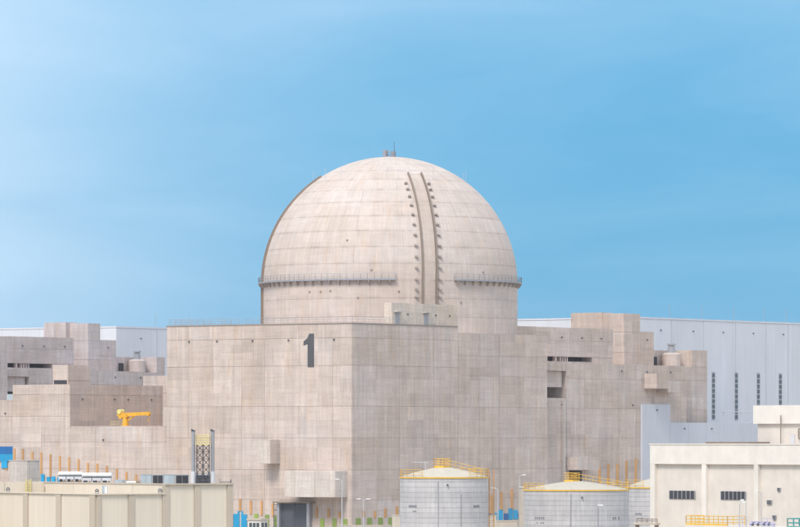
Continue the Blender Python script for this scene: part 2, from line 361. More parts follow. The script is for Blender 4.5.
# meridian strips: twin guide rails, a raised strip between them and studs outside
def on_dome(az, e, r):                    # e in degrees above the spring line; negative: metres below on the cylinder
    c, s_ = math.cos(R_(az)), math.sin(R_(az))
    if e < 0: return Vector((r * c, r * s_, ZS + e))
    return Vector((r * math.cos(R_(e)) * c, r * math.cos(R_(e)) * s_, ZS + r * math.sin(R_(e))))
def meridian_strip(az, studs=True):
    hr = .45 if studs else .3
    es = [-9.6] + [-6, -3, 0] + [3 * i for i in range(1, 20)]
    rad = Vector((math.cos(R_(az)), math.sin(R_(az)), 0)); tan = Vector((-rad.y, rad.x, 0))
    def P(e, w, r): return on_dome(az, e, r) + tan * (w + (.011 * e if e > 0 else 0))
    def width(e): return 1.36 if e < 20 else 1.36 - (e - 20) * .002     # the strip narrows slightly upwards
    m = MB()
    for a, b in zip(es, es[1:]):
        m.add([P(a, -width(a) + .2, RD + .14), P(a, width(a) - .2, RD + .14), P(b, width(b) - .2, RD + .14), P(b, -width(b) + .2, RD + .14),
               P(a, -width(a) + .2, RD - .3), P(a, width(a) - .2, RD - .3), P(b, width(b) - .2, RD - .3), P(b, -width(b) + .2, RD - .3)],
              [(0, 1, 2, 3), (0, 4, 5, 1), (1, 5, 6, 2), (3, 2, 6, 7), (0, 3, 7, 4)])
    m.build('buttress_strip', 'concrete_strip', dome)
    for sg in (-1, 1):
        m = MB()
        for a, b in zip(es, es[1:]):
            wa, wb = width(a) * sg, width(b) * sg
            q = [P(a, wa - .12, RD - .2), P(a, wa + .12, RD - .2), P(a, wa + .12, RD + hr), P(a, wa - .12, RD + hr)]
            q2 = [P(b, wb - .12, RD - .2), P(b, wb + .12, RD - .2), P(b, wb + .12, RD + hr), P(b, wb - .12, RD + hr)]
            m.add(q + q2, [(0, 1, 5, 4), (1, 2, 6, 5), (2, 3, 7, 6), (3, 0, 4, 7)])
        m.add([*q2], [(0, 1, 2, 3)])
        m.build('guide_rail', 'brown_trim', dome)
        for e in [] if not studs else [-8.6, -7.2, -5.8, -4.4, -3.0, -1.6, .5, 5.5, 10.5, 15.5, 20.5, 25.5, 30.5, 35.5, 40.5, 45, 49]:
            wa = sg * (width(e) + (.72 if sg > 0 else 1.15)); c = P(e, wa, RD)
            nrm = (rad if e < 0 else (rad * math.cos(R_(e)) + Vector((0, 0, math.sin(R_(e)))))); up = nrm.cross(tan).normalized()
            if up.z < 0: up = -up
            vs = [c + tan * sx * .25 + up * sy * .16 + nrm * dz for dz in (-.1, .42) for sx, sy in ((-1, -1), (1, -1), (1, 1), (-1, 1))]
            MB().add(vs, [(0, 1, 2, 3), (4, 5, 6, 7), (0, 1, 5, 4), (1, 2, 6, 5), (2, 3, 7, 6), (3, 0, 4, 7)]).build('tendon_box', 'stud_grey', dome)
meridian_strip(AZ0 + 17.6); meridian_strip(AZ0 - 85, False)
# ring gallery in two runs, open at the strip
for a0, a1 in ((AZ0 - 118, AZ0 + 2.6), (AZ0 + 29.5, AZ0 + 130)):
    nseg = int((a1 - a0) / 3)
    MB().ring((0, 0), RD + .05, RD + .82, 45.3, 45.45, nseg, a0, a1).build('gallery_deck', 'steel_grey', dome)
    m = MB(); pts = arc_pts((0, 0), RD + .78, 45.45, a0, a1, nseg); railing(m, pts, 1.1, .03, 1.3, (1.0, .55))
    p0, p1 = arc_pts((0, 0), RD + .1, 45.45, a0, a1, 1); railing(m, [pts[0], p0], 1.15, .035, 1.2); railing(m, [pts[-1], p1], 1.15, .035, 1.2)
    m.build('gallery_railing', 'steel_grey', dome)
    MB().ring((0, 0), RD + .72, RD + .77, 45.45, 45.6, nseg, a0, a1).build('toe_board', 'steel_grey', dome)
    a = a0 + 1
    while a < a1:
        c, s_ = math.cos(R_(a)), math.sin(R_(a)); rad = Vector((c, s_, 0)); tan = Vector((-s_, c, 0)) * .09
        prof = [(RD - .1, 44.45), (RD + .25, 44.5), (RD + .74, 45.05), (RD + .74, 45.29), (RD - .1, 45.29)]
        vs = [rad * r + Vector((0, 0, z)) + tan * k for k in (-1, 1) for r, z in prof]
        MB().add(vs, [(0, 1, 2, 3, 4), (9, 8, 7, 6, 5)] + [(i, 5 + i, 5 + (i + 1) % 5, (i + 1) % 5) for i in range(5)]).build('gallery_bracket', 'stud_grey', dome)
        a += 4.5
# crown platform and lightning rods
m = MB().ring((0, 0), .1, 1.2, 69.15, 69.36, 20)
railing(m, arc_pts((0, 0), 1.1, 69.36, 0, 360, 8), 1.0, .03, 1.2); m.build('crown_platform', 'steel_grey', dome)
MB().box(-1.0, -.3, -.9, -.2, 69.35, 70.6).box(.2, .8, .1, .6, 69.35, 70.3).build('instrument_box', 'steel_grey', dome)
MB().tube((.6, .5, 69.2), (.6, .5, 72.2), .045, 6).build('lightning_rod', 'steel_dark', dome)
for az in (-55, -38, 33, 75, -100, 110, 160):
    p = on_dome(AZ0 + az, 52, RD - .1); MB().tube(p, p + Vector((0, 0, 2.6)), .03, 5).build('lightning_rod', 'galvanised', dome)
for az, e in ((-20, 18), (-8, 4.5), (46, 4), (-14, -3.2), (-27, -1.9), (-32, -2.0), (-38, -2), (4, -2.1), (33, -4)):
    p = on_dome(AZ0 + az, e, RD); MB().box(p.x - .14, p.x + .14, p.y - .14, p.y + .14, p.z - .14, p.z + .16).build('anchor_plate', 'steel_rail', dome)

# ------------------------------------------------------------------ main block with the number
main = thing('auxiliary_building', 'tall bare concrete block with the number 1, in front of the dome', 'building', (6, -48.7, 0))
XA, YB, ZT = 27.0, -48.7, 36.55
XL = -14.8
part('wall', 'concrete_wall', main, (XL, XA, YB, -16.2, 0, ZT))
zl = [0, 5.3, 10.65, 16.35, 22.0, 29.2, 34.1, ZT]
doorhole = (11.0, 18.2, 0, 4.8)
face(main, 'y', YB, -1, [XL, -9.8, -4.2, 2.4, 7.6, 11.0, 18.2, 22.8, XA], [0, 5.3], holes=[doorhole], merge=0)
face(main, 'y', YB, -1, [XL, -9.8, -4.2, 2.4, 7.6, 15.3, 22.8, XA], zl[1:], merge=.15)
face(main, 'x', XA, 1, [YB, -41.2, -34.5, -24.0, -16.2], zl, merge=.1)
# long wing of the same wall, slightly lower, and the strip that rises behind it
part('wall', 'concrete_wall', main, (-10, XA, -16.15, 12.8, 0, 35.55))
face(main, 'x', XA, 1, [-16.2, -9.5, -3.0, 5.0, 12.8], [0, 5.3, 10.65, 16.35, 22.0, 27.7, 31.4, 35.55], merge=.1)
part('wall', 'concrete_wall', main, (12.5, 20.95, -16.0, 21.9, 30, 37.4))
face(main, 'x', 20.95, 1, [-16, -7, 3, 12.6, 21.9], [33.2, 37.4], merge=0)
# stair head against the dome
block(main, 24.4, 26.0, -35.4, -14.9, ZT, 40.6, 'concrete_light', 'stair_head', nx=1, ny=3, zs=[ZT, 40.6])
for y in (-34.4, -25.5):
    part('door', 'steel_grey', main, (26.0, 26.12, y, y + 1.3, ZT, 38.9)); part('door_hood', 'concrete_grey', main, (26.0, 26.9, y - .5, y + 1.8, 38.95, 39.2))
lamp_x(main, 26.05, (-30.6, -21.9, -17.5), 38.6)
# copings and roof railing
part('roof_coping', 'steel_rail', main, (XL - .1, XA + .12, YB - .12, YB + .35, ZT, ZT + .22))
part('roof_coping', 'steel_rail', main, (XA - .35, XA + .12, YB + .36, -16.3, ZT, ZT + .22))
m = MB(); railing(m, [(XL + .2, -30, ZT), (XL + .2, YB + .5, ZT), (XA - .3, YB + .5, ZT), (XA - .3, -36.8, ZT)], 1.3, .03, 1.6, (1.0, .66, .33)); m.build('roof_railing', 'steel_grey', main)
lamp_y(main, (-9.6, -3.2, 4.9, 13.0, 23.1), YB - .05, 33.8)
# numeral
num = [(16.35, 33.55), (16.35, 32.8), (17.25, 33.1), (17.25, 28.95), (18.65, 28.95), (18.65, 34.9), (17.6, 34.9), (17.2, 34.1)]
MB().prism(num, 'y', YB - .12, YB - .03).build('number_one', 'number_paint', main)
# boxes hung on the wall
block(main, 8.4, 11.05, -51.7, YB, 11.75, 16.0, 'concrete_box', 'vent_box', nx=1, ny=1, zs=[11.75, 16.0])
block(main, 14.9, 26.0, -52.4, YB, 5.85, 10.5, 'concrete_box', 'canopy_box', nx=5, ny=1, zs=[5.85, 10.5])
# doorway
part('door_hood', 'brown_trim', main, (10.4, 18.9, -50.2, YB + .1, 4.75, 5.0))
part('door_jamb', 'steel_grey', main, (11.0, 11.5, -49.6, YB + .1, 0, 4.75)); part('door_jamb', 'steel_grey', main, (17.6, 18.2, -49.6, YB + .1, 0, 4.75))
part('door_leaf', 'door_steel', main, (11.5, 14.5, YB - .3, YB - .02, 0, 4.7)); part('door_leaf', 'door_steel', main, (14.56, 17.6, YB - .3, YB - .02, 0, 4.7))
m = MB()
for k in range(5): m.tube((10.2, -49.4, .6 + k * .95), (10.9, -49.4, .6 + k * .95), .05, 5)
m.tube((10.15, -49.4, 0), (10.15, -49.4, 4.8), .06, 5).tube((10.95, -49.4, 0), (10.95, -49.4, 4.8), .06, 5); m.build('ladder', 'steel_dark', main)
# painted relief slabs near the foot of the walls
def slab_y(parent, mat, xc, wd, z0, z1, y, name): part(name, mat, parent, (xc - wd / 2, xc + wd / 2, y - .14, y - .02, z0, z1))
def slab_x(parent, mat, yc, wd, z0, z1, x, name): part(name, mat, parent, (x + .02, x + .14, yc - wd / 2, yc + wd / 2, z0, z1))
for x, a, b in ((2.1, 3.2, 5.4), (4.5, 2.7, 5.1), (6.95, 2.5, 5.1), (9.45, 2.35, 4.65), (19.3, 2.1, 4.1), (21.9, 2.2, 3.8), (24.3, 2.2, 3.3)):
    slab_y(main, 'orange_paint', x, .45, a, b, YB - .05, 'orange_slab')
for x, a, b in ((5.75, 1.9, 2.75), (8.2, .2, 2.6), (10.2, .2, 2.4), (20.5, .2, 2.0), (23.2, .2, 2.1), (25.6, .5, 2.0)):
    slab_y(main, 'green_paint', x, .85, a, b, YB - .05, 'green_slab')
slab_y(main, 'cyan_paint', 1.3, 1.3, .1, 2.7, YB - .05, 'blue_slab'); slab_y(main, 'cyan_paint', 3.0, 1.3, .1, 2.6, YB - .05, 'blue_slab')
slab_y(main, 'cyan_paint', 1.75, .35, 2.72, 3.2, YB - .05, 'blue_slab'); slab_y(main, 'cyan_paint', 2.55, .35, 2.65, 3.2, YB - .05, 'blue_slab'); slab_y(main, 'navy_paint', .0, 1.2, .1, 2.6, YB - .05, 'blue_slab')
for y, a, b in ((-45.4, 2.4, 3.4), (-42.0, 2.1, 3.3), (-38.8, 2.1, 3.8), (-35.3, 2.6, 4.1), (-5.6, 2.4, 5.9), (-2.35, 3.0, 6.4), (1.05, 3.2, 6.9), (4.5, 3.3, 7.3), (-32, 2.6, 4.3), (-9.0, 2.5, 5.4)):
    slab_x(main, 'orange_paint', y, .6, a, b, XA + .05, 'orange_slab')
for y in (-47.0, -43.6, -40.3, -37.2, -33.8): slab_x(main, 'green_paint', y, 1.3, .6, 2.15, XA + .05, 'green_slab')
for y, a, b, mt in ((-6.4, .9, 2.4, 'navy_paint'), (-4.3, 1.0, 2.5, 'cyan_paint'), (-2.6, 1.2, 3.1, 'cyan_paint'), (-.9, 1.2, 2.4, 'navy_paint'), (.6, 1.2, 3.3, 'cyan_paint'), (2.2, 1.3, 3.0, 'cyan_paint'), (3.7, 1.3, 2.6, 'navy_paint')):
    slab_x(main, mt, y, 1.25, a, b, XA + .05, 'blue_slab')

# ------------------------------------------------------------------ stepped service wings (unit 1 right, unit 2 far left)
def service_wing(label, S, mat, g):
    """g: y positions along the wing; S: shift along X"""
    t = thing('service_wing', label, 'building', (25 + S, g['w0'], 0))
    lo = [0, 5.3, 10.65, 16.35, 22.0, 23.9]
    # front wall W with an open bay at its near end
    part('wall', mat, t, (5 + S, 25 + S, g['r1'], g['w1'], 0, 30.5))
    face(t, 'x', 25 + S, 1, [g['r1']] + steps(g['r1'] + 6.2, g['w1'], 6), [0, 5.3, 10.65, 16.35, 22.0, 27.6, 30.5], mat, holes=[g['door']] if g.get('door') else (), merge=.12)
    part('wall', mat, t, (5 + S, 25 + S, g['w0'], g['r1'] - .02, 0, 23.9)); face(t, 'x', 25 + S, 1, [g['w0'], g['r1']], lo, mat, merge=0)
    part('lintel', mat, t, (5 + S, 25 + S, g['w0'], g['r1'] - .02, 29.0, 30.48)); face(t, 'x', 25 + S, 1, [g['w0'], g['r1']], [29.0, 30.5], mat, merge=0)
    part('bay_back', mat, t, (5 + S, 18.5 + S, g['w0'], g['r1'] - .02, 23.9, 29.0))
    part('duct_box', mat, t, (18.6 + S, 24.4 + S, g['w0'] + .02, g['r1'] - .55, 25.95, 28.98))
    part('louvre_unit', 'unit_blue', t, (21.6 + S, 24.0 + S, g['w0'] + .3, g['w0'] + 2.4, 23.92, 25.5))
    # slotted block U
    part('wall', mat, t, (5.2 + S, 21 + S, g['u0'], g['u1'], 31.85, 37.4)); part('wall', mat, t, (5.2 + S, 21 + S, g['s1'], g['u1'] - .05, 30.4, 31.84))
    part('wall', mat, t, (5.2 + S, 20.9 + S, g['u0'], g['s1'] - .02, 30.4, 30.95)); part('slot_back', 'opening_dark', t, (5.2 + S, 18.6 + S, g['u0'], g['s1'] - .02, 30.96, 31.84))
    for d in (2.6, 4.3, 5.1, 5.9, 6.7): part('slot_post', mat, t, (20.3 + S, 20.95 + S, g['u0'] + d, g['u0'] + d + (.55 if d < 3 else .22), 30.96, 31.84))
    face(t, 'x', 21 + S, 1, steps(g['u0'], g['u1'], 3), [31.85, 34.9, 37.4], mat, merge=0); face(t, 'y', g['u0'], -1, steps(10.5 + S, 21 + S, 2), [31.85, 37.4], mat, merge=0)
    lamp_x(t, 21.06 + S, [g['u0'] + d for d in (4.6, 11.5, 18.2)], 35.5)
    # towers and step
    block(t, g['tx'] + S, 14 + S, g['t0'], g['t1'], 30.4, 40.9, mat, 'tower', nx=2, ny=1, zs=[30.4, 33, 37, 40.9])
    block(t, 8 + S, 19 + S, g['t1a'], g['t2'], 30.3, 40.65, mat, 'tower', nx=2, ny=1, zs=[30.3, 33, 37, 40.65])
    block(t, 8 + S, 18.9 + S, g['t2'] + .02, g['t3'], 30.3, 37.2, mat, 'tower', nx=2, ny=1, zs=[30.3, 33.8, 37.2])
    lamp_x(t, 18.96 + S, [(g['t2'] + g['t3']) / 2], 35.6)
    # end block E with the round vent drum in its open corner
    yc = g['drum']; yb = yc + 3.2
    part('wall', mat, t, (4.5 + S, 22 + S, g['w1'] + .02, g['e1'], 0, 30.4)); face(t, 'x', 22 + S, 1, steps(g['w1'], g['e1'], 2), [0, 5.3, 10.65, 16.35, 22.0, 27.7, 30.45], mat, merge=0)
    part('wall', mat, t, (4.6 + S, 22 + S, yb, g['e1'] - .01, 30.42, 33.75)); face(t, 'x', 22 + S, 1, [yb, g['e1']], [30.45, 33.75], mat, merge=0)
    part('wall', mat, t, (5.5 + S, 17 + S, g['t3'] + .02, yb - .02, 30.42, 33.72)); part('recess_shade', 'opening_dark', t, (16.9 + S, 17.2 + S, yc - 3.6, yc - 2.1, 30.6, 32.4))  # near-black box painted in for the shade of the recess beside the drum
    m = MB(); m.tube((19.2 + S, yc, 30.42), (19.2 + S, yc, 32.9), 1.85, 36).tube((19.2 + S, yc, 32.9), (19.2 + S, yc, 33.2), 1.85, 36, 1.3); m.build('vent_drum', mat, t)
    m = MB(); m.tube((19.2 + S, yc, 33.15), (19.2 + S, yc, 34.0), .8, 20, .75).tube((19.2 + S, yc, 34.0), (19.2 + S, yc, 34.55), .7, 20).tube((19.2 + S, yc, 34.7), (19.2 + S, yc, 35.0), .85, 20).tube((19.2 + S, yc, 34.5), (19.2 + S, yc, 34.75), .5, 12)
    m.build('vent_cowl', 'steel_grey', t)
    lamp_x(t, 25.06 + S, [g['r1'] + d for d in (19.0, 28.0, 36.5)], 29.2); lamp_x(t, 25.06 + S, [g['w0'] + 2.5, g['r1'] - 1.5, g['r1'] + 23.0], 22.7)
    return t
G1 = dict(w0=12.9, r1=22.2, w1=64.5, u0=21.95, u1=44.4, s1=37.1, t0=51.25, t1=55.1, t1a=51.45, tx=6.7, t2=57.15, t3=62.2, e1=77.0, drum=68.2, door=(22.6, 28.0, 0, 10.3))
wing1 = service_wing('stepped tan concrete wing with slot window, right of the block marked 1', 0, 'concrete_wall', G1)
G2 = dict(w0=16.0, r1=25.0, w1=63.0, u0=23.0, u1=44.2, s1=37.2, t0=50.15, t1=53.7, t1a=51.4, tx=7.9, t2=55.4, t3=60.85, e1=73.6, drum=67.6)
wing2 = service_wing('greyer stepped concrete wing far behind, left of the numbered block', -135, 'concrete_far', G2)
block(wing2, -125, -108, 2.0, 15.9, 0, 37.1, 'concrete_far', 'wall', nx=2, ny=2)
# fittings of the near wing only
block(wing1, 25.06, 28.0, 49.3, 53.2, 25.9, 28.75, 'concrete_wall', 'vent_box', nx=1, ny=1, zs=[26.0, 28.85])
block(wing1, 25.06, 27.6, 53.7, 58.2, 25.15, 27.45, 'concrete_wall', 'vent_box', nx=1, ny=1, zs=[25.2, 27.5])
block(wing1, 25.06, 27.6, 22.1, 29.6, 10.5, 12.8, 'concrete_wall', 'canopy_box', nx=1, ny=2, zs=[10.3, 12.8])
part('door_recess_shade', 'opening_dark', wing1, (24.6, 25.02, 23.2, 27.6, 0, 10.2))  # solid dark slab, its colour standing in for the shaded recess under the canopy
part('downpipe', 'concrete_grey', wing1, (25.08, 25.6, 20.6, 21.2, 0, 23.5))
for y, b in ((33.5, 11.04), (36.6, 11.4), (39.75, 11.4), (42.9, 12.0), (46.2, 12.35), (49.4, 12.6)): slab_x(wing1, 'orange_paint', y, .62, 7.4, b, 25.05, 'orange_slab')

# ------------------------------------------------------------------ turbine halls
def turbine_hall(label, S, length, rods, slots):
    t = thing('turbine_hall', label, 'building', (5 + S, 78, 0))
    zt = 40.4; x0 = -60 + S
    part('wall', 'hall_cladding', t, (x0, 5 + S, 78, 78 + length, 0, zt - .1))
    hol = [(y - .5, y + .5, 19.4, 30.2) for y in slots]
    # cladding bays on both visible faces
    face(t, 'x', 5 + S, 1, steps(78, 78 + length, round(length / 11.8)), [0, 17, zt], 'hall_cladding', 'cladding_panel', merge=0, gap=.05, proud=.04)
    face(t, 'y', 78, -1, steps(x0, 5 + S, 6), [0, 17, zt], 'hall_cladding', 'cladding_panel', merge=0, gap=.05, proud=.04)
    part('roof_edge', 'hall_cladding', t, (x0 - .1, 5.12 + S, 77.88, 78 + length, zt + .01, zt + .35))
    for y in slots:
        fr = part('slot_window', 'steel_grey', t, (5.03 + S, 5.12 + S, y - .56, y + .56, 20.2, 30.0))
        for k in range(9): part('pane', 'glass_dark', fr, (5.1 + S, 5.16 + S, y - .5, y + .5, 20.35 + k * 1.07, 21.12 + k * 1.07))
    for y in rods:
        MB().tube((4.6 + S, y, zt), (4.6 + S, y, zt + 3.3), .045, 5).build('lightning_rod', 'steel_grey', t)
        part('conductor', 'galvanised', t, (5.05 + S, 5.11 + S, y - .05, y + .05, 0, zt))
    for d in (8.4, 20.6, 32.2, 44, 56): 
        if d < length: lamp_x(t, 5.05 + S, [78 + d], 38.2)
    return t
turbine_hall('long pale blue-grey metal hall with four tall slot windows, at the right', 0, 120, (90.4, 102.6, 115, 127, 136, 148), (106.35, 115.3, 124.0, 132.8))
turbine_hall('pale metal hall on the far left skyline behind the grey wing', -135, 110, (92, 104, 116), ())
th2rods = MB()

# metal-clad annex in front of the hall
ann = thing('clad_annex', 'low blue-grey metal-clad annex between tan wing and ivory building', 'building', (25.6, 48, 0))
part('wall', 'annex_cladding', ann, (25.08, 25.5, 47.9, 57.9, 0, 22.9), (20.5, 25.48, 78.5, 118, 0, 19.1), (25.08, 25.47, 57.92, 78.4, 0, 19.35))
face(ann, 'x', 25.5, 1, [47.9, 52.9, 57.9], [0, 11, 22.95], 'annex_cladding', 'cladding_panel', merge=0, gap=.04, proud=.03)
face(ann, 'x', 25.5, 1, steps(57.9, 118, 9), [0, 11, 19.4], 'annex_cladding', 'cladding_panel', merge=0, gap=.04, proud=.03)
lamp_x(ann, 25.55, (53.0,), 21.8); lamp_x(ann, 25.55, (63.0, 73.0), 18.2)
m = MB().tube((24, 82, 19.4), (24, 90, 19.4), .1, 6).tube((24, 86.5, 19.3), (24, 86.5, 21.6), .1, 6).tube((24, 79, 21.6), (24, 93.5, 21.6), .1, 6).tube((24, 93.5, 19.3), (24, 93.5, 21.6), .1, 6).tube((24, 80, 19.2), (24, 80, 21.6), .1, 6)
m.build('pipe_frame', 'galvanised', ann)

# ------------------------------------------------------------------ low wing left of the numbered block
lw = thing('low_wing', 'low concrete wing with flat roof, left of the block marked 1', 'building', (-35, -44, 0))
YW = -44.0
part('wall', 'concrete_wall', lw, (-41.55, XL - .3, YW, -16.4, 0, 18.4)); part('wall', 'concrete_wall', lw, (-55.5, -41.6, YW, -16.35, 0, 26.3))
zw = [0, 5.3, 10.65, 15.6, 18.45]
face(lw, 'y', YW, -1, [-41.6, -35.4, -28.8, -22.0, XL - .4], zw, merge=.1)
face(lw, 'y', YW, -1, [-55.5, -48.4, -41.6], [0, 5.3, 10.65, 15.6, 20.4, 24.5, 26.35], merge=.1)
face(lw, 'x', -41.6, 1, [YW, -37, -30, -23, -16.4], [18.42, 24.4, 26.35], merge=0)
part('parapet', 'concrete_wall', lw, (-41.5, -19.5, YW + .05, YW + .5, 18.42, 18.55)); block(lw, -19.5, XL - .3, YW, -41.5, 18.42, 22.0, 'concrete_wall', 'parapet_step', nx=1, ny=1, zs=[18.45, 22.0], faces='y')
part('wall', 'concrete_wall', lw, (-80, -55.55, -43.6, -17, 0, 23.5)); face(lw, 'y', -43.6, -1, [-80, -73, -66, -60.5, -55.55], [0, 5.3, 10.65, 15.6, 20.4, 23.55], merge=.1)
block(lw, -47.4, -43.75, -42, -35.6, 26.3, 30.0, 'concrete_wall', 'roof_house', nx=1, ny=1, zs=[27.15, 30.0])
part('slot_shade', 'opening_dark', lw, (-47.1, -44.0, -42.1, -41.9, 26.45, 27.1))  # no slot is cut; a near-black slab paints in its shade
block(lw, -50.0, -15.2, -11.9, -6, 0, 28.3, 'concrete_wall', 'wall', nx=4, zs=[0, 8, 17, 25, 28.3])
part('roof_plant', 'unit_blue', lw, (-58.0, -56.0, -42.8, -40.5, 23.5, 24.6))
lamp_y(lw, (-33.5,), YW - .05, 16.0); lamp_y(lw, (-57.6,), -43.65, 21.0)
lamp_x(lw, -41.55, (-40.5, -31.0, -27, -20), 23.6)
xs = [-57.3, -55.0, -52.95, -50.65, -48.45, -46.2, -43.95, -41.7, -39.45, -37.2, -34.95, -32.65, -30.3, -28.0, -25.7, -23.4, -21.1]
zt_ = [14.6, 14.4, 14.3, 13.8, 13.65, 13.3, 13.0, 12.8, 12.4, 11.75, 11.6, 11.2, 10.65, 10.1, 9.6, 9.2, 8.9]
for x, z in zip(xs, zt_): slab_y(lw, 'orange_paint', x, .42, z - 4.3, z, (YW if x > -55.5 else -43.6) - .05, 'orange_slab')
slab_y(lw, 'navy_paint', -57.6, 4.0, 13.35, 14.75, -43.65 - .12, 'blue_slab'); slab_y(lw, 'cyan_paint', -57.6, 3.9, 12.0, 13.33, -43.65 - .12, 'blue_slab'); slab_y(lw, 'cyan_paint', -57.7, 1.4, 10.7, 11.98, -43.65 - .12, 'blue_slab')
for x, z in ((-49.4, 9.6), (-48.0, 9.6), (-46.6, 9.1), (-45.4, 9.2), (-44.0, 9.0)): slab_y(lw, 'cyan_paint', x, .8, z - 1.4, z, YW - .2, 'blue_slab')

# crane on the low roof
cr = thing('deck_crane', 'orange-yellow slewing crane standing on the low concrete roof', 'crane', (-30.35, -41.5, 18.4))
MB().tube((-30.35, -41.5, 18.4), (-30.35, -41.5, 18.7), .8, 16).tube((-30.35, -41.5, 18.7), (-30.35, -41.5, 20.1), .62, 16, .5).build('pedestal', 'crane_yellow', cr)
MB().box(-31.05, -29.75, -42.0, -41.0, 20.1, 20.75).box(-31.65, -30.95, -41.95, -41.05, 19.9, 20.9).build('slew_platform', 'crane_yellow', cr)
MB().tube((-31.45, -42.1, 21.2), (-31.45, -40.9, 21.2), .46, 18).build('winch_drum', 'lemon_steel', cr)
MB().prism([(-32.15, 20.5), (-31.15, 20.1), (-30.65, 20.5), (-31.05, 21.3), (-31.75, 21.0)], 'y', -41.9, -41.15).build('counterweight', 'crane_yellow', cr)
MB().prism([(-30.75, 20.75), (-30.05, 20.3), (-25.35, 20.55), (-24.75, 20.4), (-24.50, 20.75), (-24.75, 21.2), (-25.75, 21.15), (-30.35, 21.0)], 'y', -41.8, -41.2).build('boom', 'crane_yellow', cr)
MB().tube((-29.65, -41.5, 19.6), (-28.15, -41.5, 20.5), .14, 8).build('ram', 'crane_yellow', cr)
MB().tube((-24.85, -41.5, 20.4), (-24.85, -41.5, 19.75), .05, 5).tube((-24.85, -41.5, 19.75), (-25.00, -41.5, 19.4), .12, 6).build('hook', 'crane_yellow', cr)
m = MB(); railing(m, [(-33.35, -42.2, 18.42), (-31.95, -42.2, 18.42), (-31.95, -40.8, 18.42)], .95, .04, 1.0); m.build('guard_rail', 'lemon_steel', cr)

